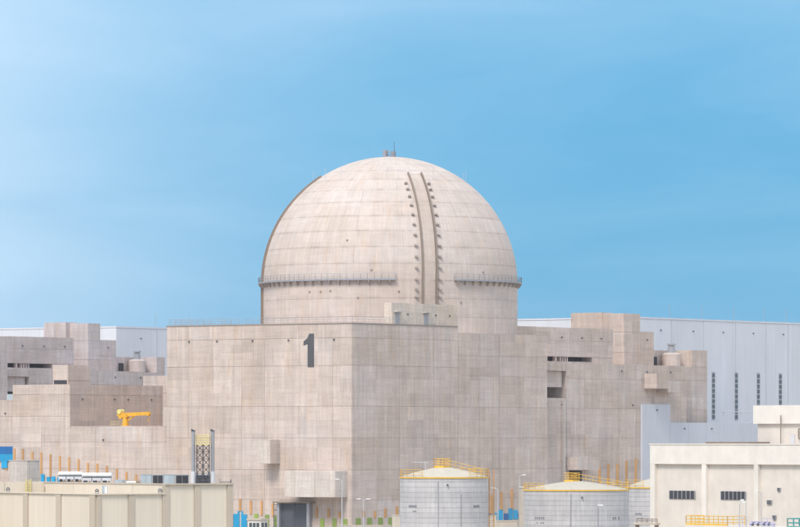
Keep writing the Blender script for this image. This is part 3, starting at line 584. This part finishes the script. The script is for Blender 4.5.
# ------------------------------------------------------------------ tanks
def tank(label, c, rad, zt, rise, rails, plat, seed, stair=None):
    rr = random.Random(seed); t = thing('storage_tank', label, 'tank', (c[0], c[1], 0), group='silver storage tanks')
    MB().tube((c[0], c[1], 0), (c[0], c[1], zt - .05), rad - .03, 72).build('shell', 'tank_metal', t)
    z = 0; k = 0
    while z < zt - .3:
        h = min(.66, zt - .25 - z)
        m = MB(); vs = []; n = 72
        prof = [(rad - .02, z + .026), (rad, z + .027), (rad, z + h - .027), (rad - .02, z + h - .026)]
        for r, zz in prof: vs += [(c[0] + r * math.cos(2 * math.pi * i / n), c[1] + r * math.sin(2 * math.pi * i / n), zz) for i in range(n)]
        m.add(vs, [(j * n + i, j * n + (i + 1) % n, (j + 1) * n + (i + 1) % n, (j + 1) * n + i) for j in (0, 2) for i in range(n)])
        m.add(vs[n:3 * n], [(i, (i + 1) % n, n + (i + 1) % n, n + i) for i in range(n)], True)
        o = m.build('shell_course', 'tank_metal', t); z += h; k += 1
    MB().ring(c, rad - .3, rad + .1, zt - .17, zt, 72).build('rim_band', 'yellow_steel', t)
    m = MB(); n = 72; pr = [(q, rise * (1 - q ** 1.45)) for q in (1, .85, .7, .55, .4, .25, .12)]; vs = []
    for q, hh in pr: vs += [(c[0] + (rad - .02) * q * math.cos(2 * math.pi * i / n), c[1] + (rad - .02) * q * math.sin(2 * math.pi * i / n), zt + .005 + hh) for i in range(n)]
    m.add(vs, [(j * n + i, j * n + (i + 1) % n, (j + 1) * n + (i + 1) % n, (j + 1) * n + i) for j in range(len(pr) - 1) for i in range(n)] + [tuple(range((len(pr) - 1) * n, len(pr) * n))], True); m.build('roof', 'tank_roof', t)
    for a0, a1, h in rails:
        m = MB(); railing(m, arc_pts(c, rad - .05, zt, AZ0 + a0, AZ0 + a1, max(2, int(abs(a1 - a0) / 12))), h, .032, 1.1, (1.0, .66, .33)); m.build('rim_railing', 'yellow_steel', t)
    px, s_ = plat; p = Vector((c[0], c[1], 0)) + RT * px
    za = zt + rise * (1 - (abs(px) / rad) ** 1.45) - .12
    part('top_platform', 'yellow_steel', t, (p.x - s_, p.x + s_, p.y - s_, p.y + s_, za, za + .28))
    m = MB(); railing(m, [(p.x - s_, p.y - s_, za + .2), (p.x + s_, p.y - s_, za + .2), (p.x + s_, p.y + s_, za + .2), (p.x - s_, p.y + s_, za + .2), (p.x - s_, p.y - s_, za + .2)], 1.0, .036, 1.0, (1.0, .66, .33)); m.build('platform_railing', 'yellow_steel', t)
    # radial walkway handrail
    a = R_(AZ0 + 60); q = Vector((c[0] + math.cos(a) * rad * .96, c[1] + math.sin(a) * rad * .96, zt + .1))
    m = MB(); railing(m, [(p.x, p.y, za + .2), tuple(q)], 1.0, .032, 1.0); m.build('roof_walkway_rail', 'yellow_steel', t)
    # illegible stencil lines on the shell
    for az, rows in ((-52, (5, 4)), (42, (4, 0))):
        for row, cnt in enumerate(rows):
            for i in range(cnt):
                if rr.random() < .12: continue
                A = R_(AZ0 + az + i * 3.0 + row * 2.5); zz = zt - 3.95 - row * .55; hh = .34 if row == 0 else .18
                x, y = c[0] + (rad + .012) * math.cos(A), c[1] + (rad + .012) * math.sin(A); tx, ty = -math.sin(A) * .12, math.cos(A) * .12
                ox, oy = math.cos(A) * .02, math.sin(A) * .02
                MB().add([(x - tx, y - ty, zz), (x + tx, y + ty, zz), (x + tx, y + ty, zz + hh), (x - tx, y - ty, zz + hh), (x - tx - ox, y - ty - oy, zz), (x + tx - ox, y + ty - oy, zz), (x + tx - ox, y + ty - oy, zz + hh), (x - tx - ox, y - ty - oy, zz + hh)],
                         [(0, 1, 2, 3), (4, 7, 6, 5), (0, 4, 5, 1), (1, 5, 6, 2), (2, 6, 7, 3), (3, 7, 4, 0)]).build('stencil_mark', 'stencil', t)
    for az, dz in ((4, -1.0),):
        A = R_(AZ0 + az); x, y = c[0] + rad * math.cos(A), c[1] + rad * math.sin(A)
        MB().tube((x, y, zt + dz), (x + math.cos(A) * .3, y + math.sin(A) * .3, zt + dz), .12, 10).build('nozzle', 'steel_dark', t)
    for az in (-8, 22):
        A = R_(AZ0 + az); x, y = c[0] + (rad + .05) * math.cos(A), c[1] + (rad + .05) * math.sin(A)
        MB().tube((x, y, 0), (x, y, zt - 2.2 if az > 0 else zt - .5), .045, 6).build('conduit', 'steel_grey', t)
    if stair is not None:
        A = R_(AZ0 + stair); q = Vector((c[0] + (rad + .45) * math.cos(A), c[1] + (rad + .45) * math.sin(A), 0)); s2 = RT * .3
        m = MB().tube(q - s2, q - s2 + Vector((0, 0, zt + 1)), .07, 6).tube(q + s2, q + s2 + Vector((0, 0, zt + 1)), .07, 6)
        for k in range(int(zt / .35)): m.tube(q - s2 + Vector((0, 0, .3 + k * .35)), q + s2 + Vector((0, 0, .3 + k * .35)), .03, 4)
        m.build('ladder', 'orange_paint', t)
    return t
T1 = tank('tallest silver tank, standing alone between block corner and blue slabs, yellow rails on top', (169.96, -222.65), 5.72, 11.2, 1.3, ((-100, -30, .95), (35, 200, 1.05)), (-.2, .8), 3, 93)
p = Vector((169.96, -222.65, 0))
q = Vector((169.96, -222.65, 0)) + RT * -2.4 + FW * -.6
MB().tube((q.x, q.y, 11.7), (q.x, q.y, 13.1), .05, 6).tube((q.x + RT.x * .2, q.y + RT.y * .2, 13.05), (q.x - RT.x * 1.7, q.y - RT.y * 1.7, 13.1), .05, 6).build('davit', 'galvanised', T1)
T2 = tank('wide low silver tank with cone roof beside the thin concrete wall', (172.77, -195.96), 7.06, 9.37, 1.15, ((-95, -40, .85), (75, 150, .9)), (-.6, .75), 5)
T3 = tank('silver tank half hidden behind the ivory building and the wide tank', (161.38, -154.85), 6.4, 9.3, 1.7, ((-110, -40, 1.0), (60, 160, 1.0)), (0, .7), 8)

# ------------------------------------------------------------------ walls and huts round the tanks
def wbox(name, label, cat, u0, u1, d, dep, z1, mat='bund', group=None):
    """free-standing wall set square to the plant axes near distance d"""
    a = at(u0, 0, d); b = at(u1, 0, d)
    t = thing(name, label, cat, tuple((a + b) / 2), math.atan2(RT.y, RT.x) , group=group); L = (b - a).length
    n = max(1, round(L / 2.4))
    m = MB().box(-L / 2, L / 2, .03, dep, 0, z1); m.build('wall_core', mat, t)
    for i in range(n):
        x0 = -L / 2 + L * i / n; MB().box(x0 + .02, x0 + L / n - .02, 0, .06, .02, z1 - .02).build('wall_panel', mat, t)
    MB().box(-L / 2 - .05, L / 2 + .05, -.05, dep + .05, z1, z1 + .12).build('coping', mat, t)
    return t
S65 = 655 / 4780
wbox('bund_wall', 'short beige wall stub left of the tallest tank', 'wall', -8 * S65, 4 * S65, 655, .8, 5.6)
wbox('bund_wall', 'short beige wall stub right of the tallest tank', 'wall', 84 * S65, 96.5 * S65, 655, .8, 5.6)
wbox('bund_wall', 'low beige wall below the blue slabs between two tanks', 'wall', 97 * S65, 118.8 * S65, 662, .8, 4.7)
wbox('fire_wall', 'tall thin beige wall edge left of the wide low tank', 'wall', 119.2 * S65, 124.0 * S65, 650, 9.0, 9.45)
wbox('boundary_wall', 'low beige boundary wall at the foot of the numbered block', 'wall', -62 * 720 / 4780, -9 * 720 / 4780, 720, .4, 3.05)

hp = at(-142 / 4780 * 790, 0, 790)
hut = thing('guard_hut', 'small cream guard hut at the foot of the numbered block', 'hut', tuple(hp), 0)
MB().box(-1.3, 1.3, -1.0, 1.0, 0, 2.75).build('hut_wall', 'ivory_wall', hut); MB().box(-1.5, 1.5, -1.2, 1.2, 2.76, 3.0).build('hut_roof', 'cream_frame', hut)
for x in (-.75, 0.0, .75): MB().box(x - .28, x + .28, -1.05, -1.0, 1.3, 2.3).build('window', 'glass_dark', hut)
for y in (-.45, .45): MB().box(1.3, 1.35, y - .3, y + .3, 1.3, 2.3).build('window', 'glass_dark', hut)

# ------------------------------------------------------------------ lamp posts
def post(label, u, d, ztop, arms, rad=.07, head=.55):
    b = at((u - 400) / 4780 * d, 0, d); t = thing('lamp_post', label, 'lamp post', tuple(b), math.atan2(RT.y, RT.x), group='slender lamp posts in the yard')
    MB().tube((0, 0, 0), (0, 0, ztop), rad * 1.3, 10, rad * .8).build('pole', 'galvanised', t)
    MB().tube((0, 0, 0), (0, 0, .25), rad * 2.2, 10).build('base_plate', 'galvanised', t)
    for a in arms:
        MB().tube((0, 0, ztop - .05), (a, 0, ztop + .12), rad * .55, 6).build('arm', 'galvanised', t)
        s_ = 1 if a > 0 else -1
        MB().prism([(a - s_ * .05, ztop + .06), (a + s_ * head, ztop + .1), (a + s_ * head, ztop + .2), (a - s_ * .05, ztop + .24)], 'y', -.13, .13).build('lamp_head', 'unit_white', t)
post('lamp post with one arm in front of the hung concrete box by the block corner', 342, 700, 10.1, (-.5,))
post('twin-arm lamp post right of the block corner', 363.5, 700, 7.2, (-.5, .5))
post('lamp post with one arm between the tallest tank and the blue slabs', 498, 690, 8.9, (-.45,))
post('lamp post rising behind the thin concrete wall', 519.5, 760, 10.3, (.5,))
post('bare lamp post in front of the wide low tank', 605.8, 560, 8.2, (-.4,), .05)
post('lamp post with floodlight before the right louvred window', 739.5, 405, 10.6, (.25,), .045, .3)
post('thin lamp post beside the right louvred window', 746.0, 408, 10.7, (-.25,), .04, .25)
post('lamp post with short arm before the ivory pilaster', 761.5, 410, 11.5, (-.35,), .045, .2)

# ------------------------------------------------------------------ cream industrial building, lower left
az = lambda a: math.atan2(FW.y, FW.x) - R_(a)
cb = thing('cream_shed', 'cream metal-clad building with brown pilasters filling the lower left corner', 'building', (286.2, -434.72, 0), az(58))
zl1, zh = 11.73, 12.5
XS, XE, YR = 6.18, 12.43, 20.6
MB().box(0, XS - .04, .08, 60, 0, zl1 - .25).build('wall', 'cream_frame', cb); MB().box(XS + .02, XE, .08, YR - .1, 0, zh - .35).build('wall', 'cream_frame', cb)
MB().box(-9, XE, YR + .12, 44, 0, zh - .4).build('wall', 'cream_cladding', cb)
for x0, x1, zt in ((.34, 2.8, zl1 - .08), (3.36, 5.9, zl1 - .08), (6.57, 8.84, zh - .12), (9.4, 11.88, zh - .12)):
    MB().box(x0, x1, .0, .1, 0, zt).build('cladding_panel', 'cream_cladding', cb)
for x0, x1, zt in ((0, .32, zl1 - .1), (2.82, 3.34, zl1 - .1), (5.92, 6.55, zh - .12), (8.86, 9.38, zh - .12), (11.9, XE, zh - .12)):
    MB().box(x0, x1, -.1, .1, 0, zt).build('pilaster', 'cream_frame', cb)
for k in range(7): MB().box(-.06, 0.02, 1.02 + k * 5.72, 5.9 + k * 5.72, 0, zl1 - .08).build('cladding_panel', 'cream_cladding', cb)
for k in range(7): MB().box(-.16, 0.02, (5.92 if k else 5.92) + k * 5.72 - 5.72 + (.03 if not k else 0), 1.0 + k * 5.72 if k else 1.0, 0, zl1 - .1).build('pilaster', 'cream_frame', cb) if k else MB().box(-.16, .02, .12, 1.0, 0, zl1 - .1).build('pilaster', 'cream_frame', cb)
MB().box(-.2, XS - .08, -.18, .25, zl1 - .09, zl1).box(-.2, .25, .26, 40, zl1 - .09, zl1).build('parapet_cap', 'cream_cladding', cb)
for k in range(4): MB().box(XS - .06, XS + .02, .3 + k * 5.05, 5.3 + k * 5.05, zl1 - .3, zh - .1).build('parapet_panel', 'cream_cladding', cb)
MB().box(XS - .08, XE + .1, -.2, .25, zh - .11, zh).box(XS - .13, XS + .17, .26, YR, zh - .09, zh).build('parapet_cap', 'cream_frame', cb)
for k in range(4): MB().box(-9 + k * 3.8, -9 + k * 3.8 + 3.76, YR, YR + .3, zh - 1.2, zh).build('parapet_panel', 'cream_cladding', cb)
MB().tube((XE - .1, .1, zh), (XE - .1, .1, zh + .3), .04, 6).tube((XE - 1.1, .1, zh + .1), (XE - .1, .1, zh + .1), .025, 5).tube((XE - 1.1, .1, zh), (XE - 1.1, .1, zh + .35), .02, 5).build('corner_rail', 'steel_dark', cb)
m = MB()
for sx in (4.35, 4.75): m.tube((sx, YR - .12, zl1 - .2), (sx, YR - .12, zh + .25), .045, 5)
for k in range(5): m.tube((4.35, YR - .12, zl1 - .05 + k * .22), (4.75, YR - .12, zl1 - .05 + k * .22), .03, 5)
m.build('ladder', 'lemon_steel', cb)
CB = (Vector((286.2, -434.72, 0)), az(58))
def cbw(x, y, z): return Vector((CB[0].x + x * math.cos(CB[1]) - y * math.sin(CB[1]), CB[0].y + x * math.sin(CB[1]) + y * math.cos(CB[1]), z))
def floodlight(label, x, y, z):
    t = thing('floodlight', label, 'floodlight', tuple(cbw(x, y, z)), az(90), group='round floodlights on the cream roof edge')
    MB().tube((0, .02, .24), (0, -.10, .24), .13, 18).build('lamp_body', 'steel_dark', t)
    MB().tube((0, -.10, .24), (0, -.12, .24), .05, 18).build('lens', 'unit_white', t)
    MB().box(-.15, -.12, -.04, .02, 0, .26).box(.12, .15, -.04, .02, 0, .26).box(-.16, .16, -.05, .03, 0, .03).build('bracket', 'steel_dark', t)
floodlight('round floodlight at the near corner of the cream roof edge', .02, .05, zl1)
floodlight('round floodlight where the cream roof steps up', 5.75, .05, zl1)
floodlight('round floodlight at the far left of the cream roof edge', .02, 15.4, zl1)
t = thing('junction_box', 'small pale blue cabinet on the cream roof edge', 'cabinet', tuple(cbw(.95, .45, zl1 - .25)), az(90))
MB().box(-.22, .22, -.15, .15, .12, .86).build('casing', 'unit_blue', t); MB().box(-.02, .2, -.17, -.15, .16, .82).build('door', 'unit_white', t); MB().box(-.2, .2, -.1, .1, 0, .12).build('plinth', 'steel_grey', t)
# roof plant
def chiller(label, u, d, L, z, h):
    t = thing('rooftop_chiller', label, 'chiller', tuple(at((u - 400) / 4780 * d, z, d)), az(90), group='white chillers on the cream roof')
    MB().box(-L / 2, L / 2, -.45, .45, .08, .12).build('skid', 'steel_dark', t)
    n = 3
    for i in range(n):
        x0 = -L / 2 + L * i / n; MB().box(x0 + .03, x0 + L / n - .03, -.42, .42, .2, .2 + h * .42).build('casing_panel', 'sleeve', t)
        MB().box(x0 + .1, x0 + L / n * .55, -.45, -.42, .1, .2 + h * .14).build('coil', 'opening_dark', t)
        MB().tube((x0 + L / n * .78, -.4, .2), (x0 + L / n * .78, -.5, .2), .1, 10).build('compressor', 'brown_trim', t)
    MB().box(-L / 2, L / 2, -.3, .3, .2 + h * .43, .2 + h * .5).build('cradle', 'steel_dark', t)
    for sx in (-1, 1):
        a, b = (-L / 2 + .02, -.03) if sx < 0 else (.03, L / 2 - .02); zc = .2 + h * .5 + .17
        MB().tube((a, 0, zc), (b, 0, zc), .2, 18).tube((a - .0, 0, zc), (a - .06, 0, zc), .2, 18, .12).tube((b, 0, zc), (b + .06, 0, zc), .2, 18, .12).build('vessel', 'unit_white', t)
    for k in range(4):
        x = -L / 2 + .3 + k * (L - .6) / 3; MB().tube((x, -.25, .2 + h * .4), (x, -.25, .2 + h * .52), .05, 6).build('valve', 'steel_grey', t)
RZ = zh - .35
chiller('white vessel chiller nearest the grey box on the cream roof', 70.5, 413, 2.05, RZ + .15, .8)
chiller('white vessel chiller in the middle of the cream roof', 97.0, 404, 2.45, RZ + .1, .8)
def ac_unit(label, u, d, W, H, dark, z=RZ):
    t = thing('condenser_unit', label, 'air conditioner', tuple(at((u - 400) / 4780 * d, z, d)), az(90), group='condenser units on the cream roof')
    MB().box(-W / 2, W / 2, -.3, .3, .1, H).build('casing', 'unit_blue', t)
    MB().box(-W / 2 + .05, W / 2 - .05, -.28, .28, 0, .1).build('feet', 'steel_dark', t)
    n = 2
    for i in range(n):
        a = -W / 2 + .03 + i * (W - .06) / n; b = a + (W - .06) / n - .03
        MB().box(a, b, -.32, -.3, .15, H - .05).build('grille' if dark else 'side_panel', 'opening_dark' if dark else 'unit_blue', t)
    MB().box(-W / 2 - .02, W / 2 + .02, -.33, .33, H, H + .03).build('top_cover', 'unit_blue', t)
ac_unit('pale condenser unit leftmost of the row on the cream roof', 146.6, 388, .88, 1.02, False)
ac_unit('dark-grilled condenser unit second in the row on the cream roof', 158.2, 388, .88, 1.0, True)
ac_unit('pale condenser unit third in the row on the cream roof', 169.6, 388, .88, 1.02, False)
ac_unit('dark-grilled condenser unit beside the lattice frame', 182.5, 388, 1.08, 1.0, True)
ac_unit('dark condenser unit behind the lattice frame', 203, 392, 1.3, .98, True)
t = thing('roof_duct', 'low blue-grey duct box between chiller and condenser row', 'duct', tuple(at((121.5 - 400) / 4780 * 396, RZ, 396)), az(90))
MB().box(-.5, .12, -.3, .3, .05, .55).build('duct_body', 'unit_blue', t); MB().box(.14, .5, -.3, .3, .05, .5).build('duct_end', 'steel_grey', t); MB().box(-.45, .45, -.2, .2, 0, .05).build('feet', 'steel_dark', t)
t = thing('roof_pipe', 'short white and brown pipe run beside the duct box', 'pipe', tuple(at((133 - 400) / 4780 * 394, RZ, 394)), az(90))
MB().tube((-.55, 0, .35), (.5, 0, .35), .09, 10).build('pipe_run', 'unit_white', t); MB().box(-.4, -.3, -.1, .1, 0, .3).box(.3, .4, -.1, .1, 0, .3).build('support', 'steel_grey', t); MB().tube((.25, 0, .36), (.6, 0, .36), .14, 10).build('valve', 'brown_trim', t)
# grey penthouse
gb = thing('roof_house', 'plain grey concrete box on the roof at the far left', 'roof house', tuple(at(-372 / 4780 * 433, RZ, 433)))
q = at(-372 / 4780 * 433, RZ, 433)
block(gb, q.x - 2.2, q.x, q.y, q.y + 1.6, RZ, 14.1, 'concrete_grey', 'wall', nx=1, ny=1, zs=[RZ, 14.1])
part('roof_slab', 'concrete_grey', gb, (q.x - 2.25, q.x + .08, q.y - .08, q.y + 1.65, 14.1, 14.16))
# lattice frame with twin stacks
lt = thing('stack_frame', 'twin grey stacks joined by dark lattice with yellow top rail', 'stack', tuple(at((203 - 400) / 4780 * 386, RZ, 386)), az(90))
for x in (-.78, .78):
    MB().tube((x, 0, 0), (x, 0, 4.55), .15, 18).build('stack', 'steel_grey', lt); MB().tube((x, 0, .05), (x, 0, 1.3), .2, 18).build('sleeve', 'sleeve', lt)
    MB().prism([(x - .17, 4.55), (x + .17, 4.55), (x + .17, 4.6), (x - .17, 4.75)], 'y', -.17, .17).build('stack_cap', 'steel_dark', lt)
for yy in (-.28, .28):
    for x in (-.5, 0, .5): MB().tube((x, yy, 0), (x, yy, 3.5), .035, 6).build('lattice_post', 'steel_dark', lt)
    for k in range(6):
        z0, z1 = k * .58, (k + 1) * .58
        MB().tube((-.58, yy, z1), (.58, yy, z1), .025, 5).build('lattice_bar', 'steel_dark', lt)
        for a, b in ((-.5, 0), (0, .5)):
            MB().tube((a, yy, z0), (b, yy, z1), .024, 5).tube((b, yy, z0), (a, yy, z1), .024, 5).build('lattice_brace', 'steel_dark', lt)
m = MB(); railing(m, [(-.55, -.3, 3.5), (.55, -.3, 3.5), (.55, .3, 3.5), (-.55, .3, 3.5), (-.55, -.3, 3.5)], .78, .018, .22, (1, .75, .5, .25)); m.build('top_railing', 'lemon_steel', lt)
MB().box(-.6, .6, -.33, .33, 3.46, 3.52).build('top_deck', 'lemon_steel', lt)

# ------------------------------------------------------------------ ivory building, lower right
IA = az(142)
ib = thing('ivory_building', 'ivory industrial building with louvred windows filling the lower right corner', 'building', (283.87, -350.09, 0), IA)
MB().box(0, 40, .35, 26, 0, 15.35).build('wall', 'ivory_wall', ib)
MB().box(0, 40, 0, .4, 13.74, 15.55).build('parapet', 'ivory_frame', ib); MB().box(0, .4, .41, 26, 13.74, 15.55).build('parapet', 'ivory_frame', ib)
MB().box(-.06, 40, -.06, .46, 15.55, 15.66).build('coping', 'ivory_frame', ib)
for a, b in ((0, .66), (7.3, 7.9), (14.5, 15.05), (21.7, 22.3), (29, 29.6)): MB().box(a, b, 0.003, .4, 0, 13.73).build('pilaster', 'ivory_frame', ib)
def louvre(x0, x1, z0, z1, n):
    f = MB().box(x0, x1, .28, .34, z0, z1).build('louvre_window', 'opening_dark', ib)
    OFF[f.name] = Vector(f.location)
    for i in range(n + 1):
        x = x0 + (x1 - x0) * i / n; MB().box(x - .04, x + .04, .22, .30, z0, z1).build('mullion', 'steel_grey', f)
    for i in range(n):
        x = x0 + (x1 - x0) * i / n; d = (x1 - x0) / n
        for k in range(3): MB().box(x + d * (.18 + k * .26), x + d * (.30 + k * .26), .25, .29, z0 + .03, z1 - .03).build('louvre_blade', 'steel_dark', f)
louvre(2.49, 6.02, 10.48, 11.24, 6); louvre(9.7, 13.05, 10.48, 11.24, 6)
for x0, x1, z0, z1 in ((17.4, 17.8, 11.3, 11.62), (16.0, 16.62, 10.1, 10.48), (16.75, 17.2, 8.7, 9.1)):
    v_ = MB().box(x0, x1, .22, .36, z0, z1).build('vent', 'steel_grey', ib); OFF[v_.name] = Vector(v_.location)
    for k in range(3): MB().box(x0 + .04, x1 - .04, .19, .22, z0 + .04 + k * (z1 - z0) / 3, z0 + .04 + (k + .55) * (z1 - z0) / 3).build('vent_blade', 'steel_dark', v_)
MB().box(10.3, 40, 4.3, 14, 15.3, 17.5).build('penthouse_wall', 'ivory_wall', ib); MB().box(10, 40, 4, 14.3, 17.5, 19.2).build('penthouse_parapet', 'ivory_frame', ib)
MB().box(14.9, 15.4, 4.2, 4.3, 15.4, 16.5).build('penthouse_door', 'sleeve', ib)
MB().tube((14.0, 3.8, 15.4), (14.0, 3.8, 18.3), .05, 6).build('vent_pipe', 'brown_trim', ib)
MB().tube((16.1, 4.1, 16.1), (16.1, 4.1, 17.0), .06, 6).tube((16.1, 4.1, 17.0), (17.4, 4.1, 17.1), .06, 6).tube((16.1, 4.1, 16.1), (16.6, 4.1, 16.1), .06, 6).build('hose', 'brown_trim', ib)
MB().box(6.5, 12.5, 1.2, 3.8, 15.36, 15.82).build('roof_slab', 'brown_trim', ib)
IB = (Vector((283.87, -350.09, 0)), IA)
def ibw(x, y, z): return Vector((IB[0].x + x * math.cos(IB[1]) - y * math.sin(IB[1]), IB[0].y + x * math.sin(IB[1]) + y * math.cos(IB[1]), z))
# raised service platform before it
pl = thing('service_platform', 'raised pale service deck with yellow guard rail before the ivory building', 'platform', tuple(ibw(24, -8, 0)), IA)
MB().box(-8.9, 9, -1, 1.4, 8.05, 8.3).build('deck', 'ivory_frame', pl)
for x in (-8.4, -4, 0, 4, 8.4):
    for y in (-.7, 1.1): MB().box(x - .12, x + .12, y - .12, y + .12, 0, 8.04).build('column', 'galvanised', pl)
m = MB(); railing(m, [(-8.8, 1.2, 8.3), (-8.8, -.9, 8.3), (-3.2, -.9, 8.3), (-3.2, 1.2, 8.3)], .85, .035, .62, (1, .66, .33)); m.build('guard_rail', 'yellow_steel', pl)
MB().box(-8.8, -3.2, -.93, -.9, 8.31, 8.45).build('toe_board', 'yellow_steel', pl)
pm = thing('pipe_manifold', 'violet pipe frame with dark valves before the ivory pilaster', 'pipes', tuple(ibw(24.2, -8, 8.3)), IA)
m = MB(); railing(m, [(-2.2, -.6, 0), (-1.2, -.6, 0)], .75, .03, .5, (1, .0)); railing(m, [(.8, -.6, 0), (2.3, -.6, 0)], .72, .03, .8, (1, .1)); m.build('frame', 'violet_steel', pm)
MB().tube((-1.1, -.3, .22), (2.2, -.3, .22), .09, 8).tube((-.9, -.3, .4), (1.6, -.3, .4), .05, 8).tube((-1.0, -.3, 0), (-1.0, -.3, .25), .08, 8).tube((2.1, -.3, 0), (2.1, -.3, .25), .08, 8).build('pipe_run', 'violet_steel', pm)
for x in (-.6, .1, .9, 1.5): MB().tube((x, -.45, .1), (x, -.2, .3), .12, 10).build('valve', 'steel_dark', pm)
gcg = thing('teal_cage', 'teal steel cage at the bottom right edge', 'cage', tuple(ibw(30.2, -8, 8.3)), IA)
m = MB(); railing(m, [(-1.6, -.8, 0), (1.6, -.8, 0), (1.6, .6, 0), (-1.6, .6, 0), (-1.6, -.8, 0)], .75, .05, .8, (1, .5, .05)); m.build('bars', 'teal_steel', gcg)
MB().box(-1.5, 1.5, -.7, .5, 0, .12).build('floor_plate', 'unit_white', gcg)
bx = thing('cable_reel_stand', 'low brown stand at the foot of the ivory building', 'stand', tuple(ibw(1.5, -2, 0)), IA)
MB().box(-1.2, 1.9, -.3, .3, 8.05, 8.25).build('shelf', 'bund', bx); MB().box(-1.1, -.95, -.2, .2, 0, 8.04).box(1.65, 1.8, -.2, .2, 0, 8.04).build('leg_frame', 'brown_trim', bx)
m = MB(); railing(m, [(-1.1, 0, 8.25), (1.8, 0, 8.25)], .35, .04, .7); m.build('rail', 'brown_trim', bx)

# ------------------------------------------------------------------ hazy coastal air
hz = MB().box(-9500, 9500, -9500, 9500, -1, 74).build('haze', 'ground'); hz['kind'] = 'stuff'; hz['label'] = 'thin pale coastal haze over the whole plant'
hm = bpy.data.materials.new('haze_air'); hm.use_nodes = True; hn = hm.node_tree; hn.nodes.clear()
ho = hn.nodes.new('ShaderNodeOutputMaterial'); hv = hn.nodes.new('ShaderNodeVolumePrincipled')
hv.inputs['Color'].default_value = (.93, .95, 1, 1); hv.inputs['Density'].default_value = HAZE; hv.inputs['Anisotropy'].default_value = 0.0
hn.links.new(hv.outputs[0], ho.inputs['Volume']); hz.data.materials.clear(); hz.data.materials.append(hm)
